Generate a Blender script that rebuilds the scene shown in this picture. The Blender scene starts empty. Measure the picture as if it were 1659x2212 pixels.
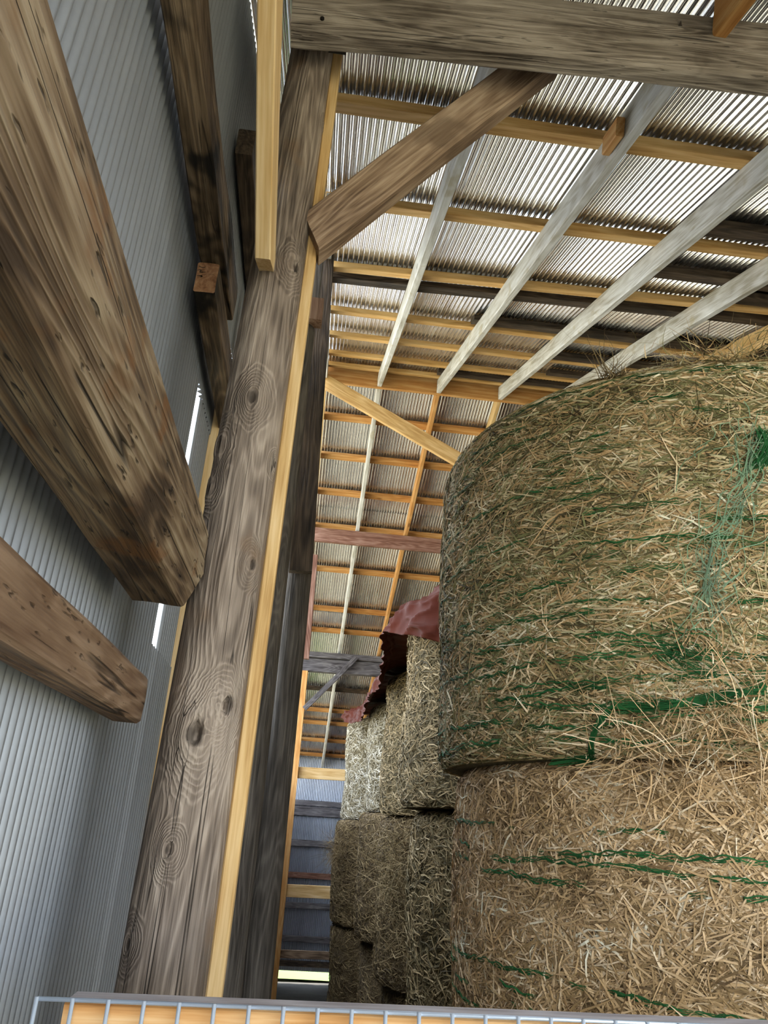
import bpy, bmesh, math, random
import numpy as np
from mathutils import Matrix, Vector

random.seed(7)
RNG = np.random.default_rng(11)
SC = bpy.context.scene
COL = SC.collection
EYE = 2.45                      # lens height above the barn floor; builders take heights relative to the lens

# ------------------------------------------------------------------ camera
FPX = 1640.0
P, YW, RL = (math.radians(a) for a in (22.5, 4.8, 3.72))
_A = np.array([[1, 0, 0], [0, 0, -1], [0, 1, 0]], float)
_Yaw = np.array([[math.cos(YW), -math.sin(YW), 0], [math.sin(YW), math.cos(YW), 0], [0, 0, 1]])
_Pt = np.array([[1, 0, 0], [0, math.cos(P), math.sin(P)], [0, -math.sin(P), math.cos(P)]])
_Rl = np.array([[math.cos(RL), -math.sin(RL), 0], [math.sin(RL), math.cos(RL), 0], [0, 0, 1]])
CM = _Rl @ _A @ _Pt @ _Yaw       # rows: right, down, forward
cam = bpy.data.cameras.new('camera')
camo = bpy.data.objects.new('camera', cam)
COL.objects.link(camo)
R3 = np.stack([CM[0], -CM[1], -CM[2]], 1)
camo.matrix_world = Matrix([list(R3[0]) + [0], list(R3[1]) + [0], list(R3[2]) + [EYE], [0, 0, 0, 1]])
cam.sensor_fit = 'HORIZONTAL'
cam.sensor_width = 36
cam.lens = 36 * FPX / 1659
cam.clip_start = 0.05
cam.clip_end = 500
SC.camera = camo

# ------------------------------------------------------------------ world, sun, exposure
SKY_STRENGTH = 1.0
SUN_ENERGY = 4.2
world = bpy.data.worlds.new('sky')
SC.world = world
world.use_nodes = True
wn = world.node_tree
wn.nodes['Background'].inputs[0].default_value = (0.80, 0.90, 1.0, 1)
wn.nodes['Background'].inputs[1].default_value = SKY_STRENGTH
sun = bpy.data.lights.new('sun', 'SUN')
sun.energy = SUN_ENERGY
sun.angle = math.radians(0.6)
sun.color = (1.0, 0.93, 0.8)
suno = bpy.data.objects.new('sun', sun)
COL.objects.link(suno)
suno.rotation_euler = Vector((0.40, 0.68, 0.58)).to_track_quat('Z', 'Y').to_euler()
suno.location = (6, 6, 14)
vs = SC.view_settings
vs.view_transform = 'Standard'
vs.look = 'None'
vs.gamma = 1
vs.use_curve_mapping = False
vs.exposure = 2.45
SC.cycles.max_bounces = 4
SC.cycles.diffuse_bounces = 2
SC.cycles.glossy_bounces = 2
SC.cycles.transmission_bounces = 0
SC.cycles.adaptive_threshold = 0.06

# ------------------------------------------------------------------ helpers: points
def ray(px, py):
    d = CM.T @ np.array([px - 829.5, py - 1106, FPX])
    return d / np.linalg.norm(d)

def at(px, py, Y):
    d = ray(px, py)
    return d * (Y / d[1])

def _hash(ix, iy, iz):
    h = (ix.astype(np.int64) * 374761393 + iy.astype(np.int64) * 668265263 + iz.astype(np.int64) * 2147483647) & 0xffffffff
    h = ((h ^ (h >> 13)) * 1274126177) & 0xffffffff
    h = h ^ (h >> 16)
    return (h & 0xffff) / 65535.0

def vnoise(p):
    p = np.asarray(p, float)
    i = np.floor(p).astype(np.int64)
    f = p - i
    f = f * f * (3 - 2 * f)
    out = 0
    for dx in (0, 1):
        for dy in (0, 1):
            for dz in (0, 1):
                w = (f[:, 0] if dx else 1 - f[:, 0]) * (f[:, 1] if dy else 1 - f[:, 1]) * (f[:, 2] if dz else 1 - f[:, 2])
                out = out + w * _hash(i[:, 0] + dx, i[:, 1] + dy, i[:, 2] + dz)
    return out * 2 - 1

# ------------------------------------------------------------------ helpers: objects
WM = {}

def set_props(o, label=None, cat=None, group=None, kind=None):
    if label: o['label'] = label
    if cat: o['category'] = cat
    if group: o['group'] = group
    if kind: o['kind'] = kind
    return o

def place(o, mw, parent=None):
    o.matrix_basis = mw
    if parent is not None:
        o.parent = parent
        o.matrix_parent_inverse = WM[parent.name].inverted()
    WM[o.name] = mw.copy()
    return o

def empty(name, loc, label=None, cat=None, group=None, kind=None):
    o = bpy.data.objects.new(name, None)
    o.empty_display_size = 0.1
    COL.objects.link(o)
    place(o, Matrix.Translation((loc[0], loc[1], loc[2] + EYE)))
    return set_props(o, label, cat, group, kind)

def mesh_np(name, V, F, smooth=False):
    """V (n,3); F (m,k) all faces with k corners, or a list of such arrays"""
    me = bpy.data.meshes.new(name)
    V = np.asarray(V, np.float32)
    Fs = F if isinstance(F, list) else [F]
    Fs = [np.asarray(f, np.int32) for f in Fs]
    me.vertices.add(len(V))
    me.vertices.foreach_set('co', V.ravel())
    loops = np.concatenate([f.ravel() for f in Fs])
    tot = np.concatenate([np.full(len(f), f.shape[1], np.int32) for f in Fs])
    start = np.concatenate([[0], np.cumsum(tot)[:-1]]).astype(np.int32)
    me.loops.add(len(loops))
    me.loops.foreach_set('vertex_index', loops)
    me.polygons.add(len(tot))
    me.polygons.foreach_set('loop_start', start)
    me.polygons.foreach_set('loop_total', tot)
    me.polygons.foreach_set('use_smooth', np.full(len(tot), bool(smooth)))
    me.update(calc_edges=True)
    me.validate()
    return me

def link(name, me, mat, mw=None, parent=None, **props):
    o = bpy.data.objects.new(name, me)
    COL.objects.link(o)
    if mat is not None and not me.materials:
        me.materials.append(mat)
    place(o, mw if mw is not None else Matrix.Translation((0, 0, EYE)), parent)
    return set_props(o, **props)

def frame(A, B, up=(0, 0, 1)):
    """matrix with local X from A to B, local Z near 'up', origin at A"""
    A = Vector(A); B = Vector(B)
    x = (B - A).normalized()
    u = Vector(up)
    z = (u - u.dot(x) * x)
    if z.length < 1e-4:
        u = Vector((0, 1, 0)); z = u - u.dot(x) * x
    z.normalize()
    y = z.cross(x)
    m = Matrix.Identity(4)
    for i in range(3):
        m[i][0] = x[i]; m[i][1] = y[i]; m[i][2] = z[i]; m[i][3] = A[i]
    m[2][3] += EYE
    return m, (B - A).length

def loft(rings):
    """rings: (n, k, 3) closed rings -> verts, faces incl. caps"""
    n, k, _ = rings.shape
    V = rings.reshape(-1, 3)
    i = np.arange(n - 1)[:, None]; j = np.arange(k)[None, :]
    a = i * k + j; b = i * k + (j + 1) % k
    Q = np.stack([a, b, b + k, a + k], -1).reshape(-1, 4)
    c0 = np.arange(k)[::-1][None, :]; c1 = (np.arange(k) + (n - 1) * k)[None, :]
    return V, [Q, c0, c1]

def rect_profile(w, h, c=0.004):
    a, b = w / 2, h / 2
    return [(-a + c, -b), (a - c, -b), (a, -b + c), (a, b - c), (a - c, b), (-a + c, b), (-a, b - c), (-a, -b + c)]

def bar(name, A, B, mat, w=0.04, h=0.09, parent=None, up=(0, 0, 1), prof=None, c=0.004, segs=1, jit=0.0, smooth=False,
        ends=(0, 0), label=None, cat=None, group=None, kind=None, seed=None, nsub=1, endmat=None):
    """a timber from A to B, cross-section w (sideways) by h (along up), optionally hewn (jit)"""
    mw, L = frame(A, B, up)
    prof = np.array(prof if prof is not None else rect_profile(w, h, c), float)
    if nsub > 1:
        q = []
        for i in range(len(prof)):
            p0, p1 = prof[i], prof[(i + 1) % len(prof)]
            for t in range(nsub): q.append(p0 + (p1 - p0) * t / nsub)
        prof = np.array(q)
    k = len(prof)
    xs = np.linspace(0, L, segs + 1)
    rings = np.zeros((len(xs), k, 3))
    rings[:, :, 0] = xs[:, None]
    rings[:, :, 1] = prof[None, :, 0]
    rings[:, :, 2] = prof[None, :, 1]
    if ends != (0, 0):      # slanted cut: shift of the end along the grain per metre of height
        rings[0, :, 0] += ends[0] * prof[:, 1]
        rings[-1, :, 0] += ends[1] * prof[:, 1]
    if jit:
        s = (seed if seed is not None else random.random() * 100)
        p = rings.reshape(-1, 3)
        q = np.stack([p[:, 0] * 5 + s, p[:, 1] * 22, p[:, 2] * 22], 1)
        n1 = vnoise(q); n2 = vnoise(q + 31.7)
        rr = np.sqrt(p[:, 1] ** 2 + p[:, 2] ** 2) + 1e-6
        p[:, 1] += jit * (n1 * 0.8 * p[:, 1] / rr + 0.3 * n2)
        p[:, 2] += jit * (n1 * 0.8 * p[:, 2] / rr + 0.3 * vnoise(q + 77.1))
        b = vnoise(np.stack([p[:, 0] * 0.9 + s, 0 * p[:, 0], 0 * p[:, 0]], 1))
        p[:, 2] += jit * 0.8 * b
        rings = p.reshape(rings.shape)
    V, F = loft(rings)
    me = mesh_np(name, V, F, smooth)
    if endmat is not None:
        me.materials.append(mat); me.materials.append(endmat)
        for pi in (len(me.polygons) - 1, len(me.polygons) - 2): me.polygons[pi].material_index = 1
    return link(name, me, mat, mw, parent, label=label, cat=cat, group=group, kind=kind)

def log(name, A, B, r0, r1, mat, parent=None, segs=120, k=64, rough=0.05, knots=(), seed=0.0, label=None, cat=None, group=None):
    """a tapering log along local X; knots: (x, angle, radius, depth) dents with a raised rim"""
    mw, L = frame(A, B, (0, -1, 0))
    xs = np.linspace(0, L, segs + 1)
    th = np.linspace(0, 2 * math.pi, k, endpoint=False)
    X, T = np.meshgrid(xs, th, indexing='ij')
    R = r0 + (r1 - r0) * X / L
    p = np.stack([X.ravel() * 1.3 + seed, np.cos(T).ravel() * 1.2, np.sin(T).ravel() * 1.2], 1)
    n = vnoise(p) * 0.9 + vnoise(p * np.array([2, 3.5, 3.5]) + 9) * 0.35
    g = vnoise(np.stack([X.ravel() * 1.2 + seed, np.cos(T).ravel() * 9, np.sin(T).ravel() * 9], 1))
    crack = -np.clip(0.10 - np.abs(g), 0, 1) * 0.6
    R = R * (1 + rough * n.reshape(R.shape) + 0.35 * rough * g.reshape(R.shape) + crack.reshape(R.shape) * rough * 8)
    for (kx, ka, kr, kd) in knots:
        da = (T - ka + math.pi) % (2 * math.pi) - math.pi
        d = np.sqrt((X - kx) ** 2 * 0.5 + (da * r0) ** 2) / kr
        R = R + kr * 0.35 * np.exp(-(d - 1.3) ** 2 * 2.2) - kd * np.exp(-(d * 1.4) ** 4)
    rings = np.stack([X, R * np.cos(T), R * np.sin(T)], -1)
    V, F = loft(rings)
    return link(name, mesh_np(name, V, F, True), mat, mw, parent, label=label, cat=cat, group=group)

def ribbons(C, S):
    """C (n,m,3) centre lines, S (n,m,3) half-width vectors -> mesh arrays"""
    n, m, _ = C.shape
    V = np.stack([C - S, C + S], 2).reshape(-1, 3)
    base = (np.arange(n) * m * 2)[:, None] + (np.arange(m - 1) * 2)[None, :]
    base = base.ravel()
    return V, np.stack([base, base + 1, base + 3, base + 2], 1)

# ------------------------------------------------------------------ materials
def newmat(name):
    m = bpy.data.materials.new(name)
    m.use_nodes = True
    nt = m.node_tree
    b = nt.nodes['Principled BSDF']
    return m, nt, b

class NT:
    def __init__(s, nt): s.nt = nt
    def n(s, t, **kw):
        x = s.nt.nodes.new(t)
        for k, v in kw.items(): setattr(x, k, v)
        return x
    def l(s, a, b): s.nt.links.new(a, b)
    def put(s, sock, v):
        if hasattr(v, 'links') or isinstance(v, bpy.types.NodeSocket): s.l(v, sock)
        else: sock.default_value = v
    def math(s, op, a, b=0.0, c=None, clamp=False):
        x = s.n('ShaderNodeMath', operation=op); x.use_clamp = clamp
        s.put(x.inputs[0], a); s.put(x.inputs[1], b)
        if c is not None: s.put(x.inputs[2], c)
        return x.outputs[0]
    def vmath(s, op, a, b=(0, 0, 0)):
        x = s.n('ShaderNodeVectorMath', operation=op)
        s.put(x.inputs[0], a); s.put(x.inputs[1], b)
        return x.outputs['Value'] if op in ('DISTANCE', 'LENGTH', 'DOT_PRODUCT') else x.outputs[0]
    def noise(s, vec, scale=1.0, detail=3.0, rough=0.55, dist=0.0):
        x = s.n('ShaderNodeTexNoise')
        s.put(x.inputs['Vector'], vec); s.put(x.inputs['Scale'], scale)
        x.inputs['Detail'].default_value = detail; x.inputs['Roughness'].default_value = rough
        x.inputs['Distortion'].default_value = dist
        return x.outputs['Fac']
    def maprange(s, v, a, b, c, d, smooth=False):
        x = s.n('ShaderNodeMapRange'); x.interpolation_type = 'SMOOTHSTEP' if smooth else 'LINEAR'
        s.put(x.inputs[0], v)
        for i, q in enumerate((a, b, c, d)): s.put(x.inputs[i + 1], q)
        return x.outputs[0]
    def ramp(s, fac, stops):
        x = s.n('ShaderNodeValToRGB')
        e = x.color_ramp.elements
        while len(e) < len(stops): e.new(0.5)
        for i, (p, c) in enumerate(stops):
            e[i].position = p; e[i].color = (*c, 1)
        s.l(fac, x.inputs[0])
        return x.outputs[0]
    def mix(s, fac, a, b, blend='MIX'):
        x = s.n('ShaderNodeMix', data_type='RGBA', blend_type=blend)
        s.put(x.inputs[0], fac)
        s.put(x.inputs[6], a if not isinstance(a, tuple) else (*a, 1)[:4])
        s.put(x.inputs[7], b if not isinstance(b, tuple) else (*b, 1)[:4])
        return x.outputs[2]

def wood(name, cols, rough=0.75, crack=0.0, knots=(), auto_knots=0.6, bump=0.25, blotch=0.35, dirt=None, ring=20.0, fine=150.0, tint=0.12, spec=0.3, ringamp=0.16, fleck=0.0):
    m, nt, b = newmat(name)
    N = NT(nt)
    tc = N.n('ShaderNodeTexCoord').outputs['Object']
    rnd = N.n('ShaderNodeObjectInfo').outputs['Random']
    off = N.n('ShaderNodeCombineXYZ')
    N.l(N.math('MULTIPLY', rnd, 53.0), off.inputs[0]); N.l(N.math('MULTIPLY', rnd, 17.0), off.inputs[1]); N.l(N.math('MULTIPLY', rnd, 29.0), off.inputs[2])
    v = N.vmath('ADD', tc, off.outputs[0])
    warp = None
    kd = None
    if auto_knots > 0:
        vo = N.n('ShaderNodeTexVoronoi')
        N.l(N.vmath('MULTIPLY', v, (1.1, 3.2, 3.2)), vo.inputs['Vector'])
        vo.inputs['Scale'].default_value = 1.0
        d = vo.outputs['Distance']
        warp = N.math('MULTIPLY', N.maprange(d, 0.0, 0.34, 1.0, 0.0, True), auto_knots * 0.8)
        kd = N.maprange(d, 0.03, 0.06, 1.0, 0.0, True)
    kj = N.math('SUBTRACT', N.noise(tc, 26, 2), 0.5) if knots else None
    for (kx, ky, kz, kr) in knots:
        dv = N.vmath('SUBTRACT', tc, (kx, ky, kz))
        dv = N.vmath('MULTIPLY', dv, (0.62, 1, 1))
        jitter = N.math('MULTIPLY', kj, kr * 0.9)
        d = N.math('ADD', N.vmath('LENGTH', dv), jitter)
        w = N.math('MULTIPLY', N.maprange(d, 0.0, kr * 4.5, 1.0, 0.0, True), 1.1)
        warp = w if warp is None else N.math('ADD', warp, w)
        k1 = N.maprange(d, kr * 0.55, kr * 0.95, 1.0, 0.0, True)
        kd = k1 if kd is None else N.math('MAXIMUM', kd, k1)
    g = N.noise(N.vmath('MULTIPLY', v, (0.7, 6.0, 6.0)), 1.0, 2, 0.45, 0.0)
    if warp is not None: g = N.math('ADD', g, N.math('MULTIPLY', warp, 0.30))
    band = N.math('ADD', N.math('MULTIPLY', N.math('SINE', N.math('MULTIPLY', g, ring * 6.283)), 0.5), 0.5)
    band = N.math('POWER', band, 1.8)
    fibre = N.noise(N.vmath('MULTIPLY', v, (0.045, 1, 1)), fine, 2, 0.65)
    streak = N.noise(N.vmath('MULTIPLY', v, (0.06, 1, 1)), 34.0, 2, 0.55)
    blo = N.noise(N.vmath('MULTIPLY', v, (0.45, 1, 1)), 6.0, 3, 0.6)
    f = N.math('ADD', N.math('MULTIPLY', band, ringamp), N.math('MULTIPLY', fibre, 0.55))
    f = N.math('ADD', f, N.math('MULTIPLY', streak, 0.55))
    f = N.math('ADD', f, N.math('MULTIPLY', N.math('SUBTRACT', blo, 0.5), blotch * 2.0))
    f = N.math('ADD', f, N.math('MULTIPLY', N.math('SUBTRACT', rnd, 0.5), tint))
    n = len(cols)
    c = N.ramp(f, [(0.34 + 0.5 * i / (n - 1), q) for i, q in enumerate(cols)])
    if dirt:
        dn = N.noise(N.vmath('MULTIPLY', v, (0.7, 1, 1)), dirt[0], 3, 0.65)
        c = N.mix(N.maprange(dn, dirt[1], dirt[1] + 0.12, 0.0, dirt[3] if len(dirt) > 3 else 0.85, True), c, dirt[2])
    hgt = N.math('ADD', N.math('MULTIPLY', band, 0.5), fibre)
    if crack > 0:
        cn = N.noise(N.vmath('MULTIPLY', v, (0.022, 1, 1)), 19.0, 1, 0.5)
        if warp is not None: cn = N.math('ADD', cn, N.math('MULTIPLY', warp, 0.02))
        ck = N.maprange(N.math('ABSOLUTE', N.math('SUBTRACT', cn, 0.53)), 0.0, 0.009, crack, 0.0)
        ck = N.math('MULTIPLY', ck, N.maprange(N.noise(N.vmath('MULTIPLY', v, (0.5, 1, 1)), 9.0, 1), 0.42, 0.56, 0.0, 1.0, True))
        if fleck > 0:
            fl = N.noise(N.vmath('MULTIPLY', v, (0.22, 1, 1)), 75.0, 2, 0.6)
            ck = N.math('MAXIMUM', ck, N.maprange(fl, 0.63, 0.75, 0.0, fleck * 0.85, True))
        c = N.mix(ck, c, tuple(x * 0.18 for x in cols[0]))
        hgt = N.math('SUBTRACT', hgt, N.math('MULTIPLY', ck, 2.0))
    if kd is not None:
        c = N.mix(N.math('MULTIPLY', kd, 0.8), c, tuple(x * 0.55 for x in cols[0]))
    N.l(c, b.inputs['Base Color'])
    b.inputs['Roughness'].default_value = rough
    b.inputs['Specular IOR Level'].default_value = spec
    bp = N.n('ShaderNodeBump')
    bp.inputs['Strength'].default_value = bump
    bp.inputs['Distance'].default_value = 0.006
    N.l(hgt, bp.inputs['Height']); N.l(bp.outputs[0], b.inputs['Normal'])
    return m

NEW = wood('new_lumber', [(.46, .26, .09), (.62, .39, .16), (.72, .49, .235), (.79, .58, .32)], bump=0.08, blotch=0.18, ring=9, auto_knots=0.5, tint=0.2)
NEWO = wood('orange_lumber', [(.36, .15, .04), (.52, .24, .07), (.62, .32, .11), (.70, .42, .18)], bump=0.08, blotch=0.2, ring=9, auto_knots=0.5, tint=0.2)
PURL = wood('purlin_lumber', [(.46, .23, .065), (.62, .355, .12), (.73, .455, .185), (.80, .54, .25)], bump=0.08, blotch=0.18, ring=9, auto_knots=0.5, tint=0.2)
RAFT = wood('weathered_rafter', [(.38, .35, .29), (.56, .545, .52), (.68, .675, .67), (.77, .77, .78)], bump=0.2, blotch=0.3, ring=11, dirt=(5.0, 0.58, (.42, .36, .22), 0.6), auto_knots=0.6)
LOGM = [(.07, .050, .037), (.16, .120, .092), (.26, .20, .155), (.39, .31, .245)]
LOG2 = wood('grey_log', [(.035, .029, .025), (.075, .063, .054), (.12, .102, .088), (.18, .154, .132)], crack=0.8, auto_knots=0.9, bump=0.5, blotch=0.3)
HEWN = wood('hewn_timber', [(.045, .027, .015), (.13, .082, .046), (.225, .155, .092), (.31, .23, .145)], crack=0.9, auto_knots=0.5, bump=0.9, blotch=0.6, dirt=(7.0, 0.55, (.17, .075, .026), 0.7), fine=95, fleck=0.8)
HEWN2 = wood('reddish_timber', [(.05, .026, .014), (.135, .075, .042), (.20, .122, .072), (.27, .175, .11)], crack=0.8, auto_knots=0.5, bump=0.8, blotch=0.5, dirt=(6.0, 0.58, (.11, .055, .025), 0.6), fine=95, fleck=0.6)
GREYB = wood('grey_sawn_beam', [(.065, .048, .035), (.165, .132, .103), (.265, .217, .175), (.36, .302, .25)], crack=0.85, auto_knots=0.6, bump=0.7, blotch=0.5, dirt=(6.5, 0.60, (.085, .062, .045), 0.6), fleck=0.5)
DARKW = wood('dark_old_wood', [(.012, .009, .007), (.04, .028, .02), (.075, .052, .036), (.12, .085, .058)], crack=0.5, auto_knots=0.5, bump=0.4, blotch=0.4)
BLACKG = wood('dark_blotched_girt', [(.03, .02, .012), (.075, .05, .03), (.15, .10, .06), (.235, .165, .105)], crack=0.6, auto_knots=0.5, bump=0.7, blotch=0.5, dirt=(5.5, 0.50, (.008, .007, .006), 0.95))  # brown wood with near-black blotches
PINK = wood('fresh_sawn_end', [(.16, .085, .05), (.27, .155, .10), (.36, .225, .155), (.45, .31, .23)], crack=0.4, auto_knots=0.3, bump=0.3, blotch=0.3)
REDB = wood('red_brown_board', [(.09, .035, .022), (.16, .07, .045), (.24, .12, .085), (.34, .2, .155)], bump=0.15, blotch=0.3, auto_knots=0.4)
BLUEB = wood('grey_violet_board', [(.035, .03, .032), (.085, .076, .082), (.15, .137, .145), (.22, .205, .21)], bump=0.3, blotch=0.3, auto_knots=0.3)
TANB = wood('brown_brace', [(.11, .065, .04), (.24, .155, .098), (.35, .24, .16), (.45, .325, .225)], crack=0.4, bump=0.25, blotch=0.35, auto_knots=0.4, dirt=(4.0, 0.55, (.12, .075, .045), 0.6))

ORNG = wood('orange_end_grain', [(.16, .07, .03), (.26, .125, .06), (.33, .17, .085), (.40, .22, .12)], crack=0.5, auto_knots=0.0, bump=0.3, blotch=0.3)

def galv(name, base, rough, spot=0.12, metal=0.92, stain=None):
    m, nt, b = newmat(name)
    N = NT(nt)
    tc = N.n('ShaderNodeTexCoord').outputs['Object']
    rnd = N.n('ShaderNodeObjectInfo').outputs['Random']
    sp = N.noise(tc, 60, 2, 0.5)
    st = N.noise(N.vmath('MULTIPLY', tc, (0.12, 1, 1)), 14, 2, 0.6)
    f = N.math('ADD', N.math('MULTIPLY', N.math('SUBTRACT', sp, 0.5), spot), N.math('MULTIPLY', N.math('SUBTRACT', st, 0.5), 0.35))
    f = N.math('ADD', f, N.math('MULTIPLY', N.math('SUBTRACT', rnd, 0.5), 0.22))
    k = N.math('ADD', f, 1.0)
    col = N.vmath('MULTIPLY', (base[0], base[1], base[2]), (1, 1, 1))
    x = N.n('ShaderNodeVectorMath', operation='SCALE')
    x.inputs[0].default_value = base
    N.l(k, x.inputs['Scale'])
    c = x.outputs[0]
    N.l(c, b.inputs['Base Color'])
    b.inputs['Metallic'].default_value = metal
    N.l(N.math('ADD', N.math('MULTIPLY', st, 0.25), rough - 0.12), b.inputs['Roughness'])
    bp = N.n('ShaderNodeBump'); bp.inputs['Strength'].default_value = 0.03; bp.inputs['Distance'].default_value = 0.004
    N.l(N.noise(tc, 9, 1), bp.inputs['Height']); N.l(bp.outputs[0], b.inputs['Normal'])
    return m

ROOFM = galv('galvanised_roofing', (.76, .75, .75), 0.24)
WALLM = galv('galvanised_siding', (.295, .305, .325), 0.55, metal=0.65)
BACKM = galv('galvanised_back_wall', (.42, .45, .52), 0.45)
m_, nt_, b_ = newmat('fence_wire')
b_.inputs['Base Color'].default_value = (.72, .80, .92, 1); b_.inputs['Metallic'].default_value = 0.55; b_.inputs['Roughness'].default_value = 0.4
WIRE = m_
m_, nt_, b_ = newmat('dark_iron')
b_.inputs['Base Color'].default_value = (.02, .018, .016, 1); b_.inputs['Metallic'].default_value = 0.7; b_.inputs['Roughness'].default_value = 0.6
IRON = m_

def hay_mat(name, stops, sat=1.0):
    m, nt, b = newmat(name)
    N = NT(nt)
    isl = N.n('ShaderNodeNewGeometry').outputs['Random Per Island']
    tc = N.n('ShaderNodeTexCoord').outputs['Object']
    big = N.noise(N.vmath('MULTIPLY', tc, (1, 1, 2.2)), 3.2, 1, 0.5)
    f = N.math('ADD', N.math('MULTIPLY', isl, 0.86), N.math('MULTIPLY', N.math('SUBTRACT', big, 0.5), 0.7))
    f = N.math('ADD', f, 0.07)
    N.l(N.ramp(f, stops), b.inputs['Base Color'])
    b.inputs['Roughness'].default_value = 0.75
    b.inputs['Specular IOR Level'].default_value = 0.25
    return m

HAY = hay_mat('hay_straw', [(0.0, (0.062, 0.044, 0.020)), (.18, (0.137, 0.112, 0.044)), (.32, (0.218, 0.210, 0.087)), (.46, (0.396, 0.251, 0.110)), (.60, (0.547, 0.355, 0.174)), (.74, (0.465, 0.422, 0.238)), (.88, (0.793, 0.580, 0.348)), (1.0, (0.880, 0.817, 0.603))])
HAYG = hay_mat('gold_straw', [(0.0, (0.150, 0.092, 0.044)), (.2, (0.328, 0.210, 0.095)), (.45, (0.573, 0.370, 0.182)), (.7, (0.752, 0.514, 0.285)), (.9, (0.880, 0.685, 0.459)), (1.0, (0.880, 0.817, 0.635))])
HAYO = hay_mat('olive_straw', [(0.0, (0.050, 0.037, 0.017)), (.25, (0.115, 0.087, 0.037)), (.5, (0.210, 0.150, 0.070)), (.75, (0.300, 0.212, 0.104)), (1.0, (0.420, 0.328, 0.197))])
HAYW = hay_mat('pale_sunlit_straw', [(0.0, (.12, .09, .045)), (.3, (.27, .22, .13)), (.6, (.42, .37, .27)), (1.0, (.66, .62, .54))])  # pale wrap and strong light on the far top bales, put into the colour
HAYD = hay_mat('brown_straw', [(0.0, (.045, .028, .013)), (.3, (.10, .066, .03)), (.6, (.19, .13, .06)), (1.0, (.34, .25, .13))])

def bale_base(name, dark, mid):
    m, nt, b = newmat(name)
    N = NT(nt)
    tc = N.n('ShaderNodeTexCoord').outputs['Object']
    n1 = N.noise(tc, 45, 2, 0.7)
    n2 = N.noise(N.vmath('MULTIPLY', tc, (1, 1, 2.5)), 5, 3, 0.5)
    f = N.math('ADD', N.math('MULTIPLY', n1, 0.8), N.math('MULTIPLY', n2, 0.3))
    N.l(N.ramp(f, [(0.35, dark), (0.75, mid)]), b.inputs['Base Color'])
    b.inputs['Roughness'].default_value = 0.9
    bp = N.n('ShaderNodeBump'); bp.inputs['Strength'].default_value = 0.8; bp.inputs['Distance'].default_value = 0.02
    N.l(n1, bp.inputs['Height']); N.l(bp.outputs[0], b.inputs['Normal'])
    return m

BASEA = bale_base('packed_hay', (.035, .026, .010), (.17, .125, .05))
BASEG = bale_base('packed_gold_hay', (.06, .038, .014), (.25, .165, .07))
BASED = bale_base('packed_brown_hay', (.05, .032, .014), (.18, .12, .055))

def flat(name, col, rough=0.5, metal=0.0, var=0.25, scale=30):
    m, nt, b = newmat(name)
    N = NT(nt)
    tc = N.n('ShaderNodeTexCoord').outputs['Object']
    f = N.noise(tc, scale, 3)
    N.l(N.ramp(f, [(0.3, tuple(c * (1 - var) for c in col)), (0.7, tuple(min(1, c * (1 + var)) for c in col))]), b.inputs['Base Color'])
    b.inputs['Roughness'].default_value = rough; b.inputs['Metallic'].default_value = metal
    return m

NET = flat('green_netwrap', (.024, .110, .034), 0.7, var=0.45, scale=9)
NET.node_tree.nodes['Principled BSDF'].inputs['IOR'].default_value = 1.15
NETP = flat('pale_green_netwrap', (.17, .28, .15), 0.45, var=0.35, scale=9)
TARP = flat('brown_tarp', (.066, .0165, .0100), 0.42, var=0.12, scale=6)
TARP.node_tree.nodes['Principled BSDF'].inputs['IOR'].default_value = 1.06
DIRT = flat('dirt_floor', (.014, .011, .008), 0.95, var=0.6, scale=14)
GRASS = flat('grass', (.34, .315, .225), 0.9, var=0.3, scale=1.7)
GREEN = flat('lush_grass', (.085, .19, .010), 0.9, var=0.45, scale=2.5)

# ------------------------------------------------------------------ the setting: ground, floor
def grid(name, x0, x1, y0, y1, nx, ny, z, amp, sc, mat, **props):
    X, Y = np.meshgrid(np.linspace(x0, x1, nx), np.linspace(y0, y1, ny), indexing='ij')
    p = np.stack([X.ravel() * sc, Y.ravel() * sc, 0 * X.ravel()], 1)
    Z = z + amp * (vnoise(p) + 0.5 * vnoise(p * 2.7 + 5)) - 0.22 * np.clip((Y.ravel() - 11.9) / 3.6, 0, 1)
    V = np.stack([X.ravel(), Y.ravel(), Z], 1)
    i = (np.arange(nx - 1)[:, None] * ny + np.arange(ny - 1)[None, :]).ravel()
    return link(name, mesh_np(name, V, np.stack([i, i + ny, i + ny + 1, i + 1], 1), True), mat, **props)

FLOOR = -EYE
grid('ground', -70, 80, -70, 90, 60, 60, FLOOR - 0.10, 0.03, 0.2, GRASS, kind='structure', label='sunlit grass outside the barn', cat='ground')
grid('lawn', -2.5, 8, 16.3, 26, 40, 40, FLOOR - 0.03, 0.03, 0.6, GREEN, kind='structure', label='bright green grass behind the far wall', cat='grass')
grid('floor', -0.62, 7.2, -0.6, 15.95, 80, 150, FLOOR, 0.012, 2.2, DIRT, kind='structure', label='dark dirt floor of the barn', cat='floor')

# ------------------------------------------------------------------ corrugated sheets
PITCH, AMP = 0.033, 0.0072
_sheets = {}

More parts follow.
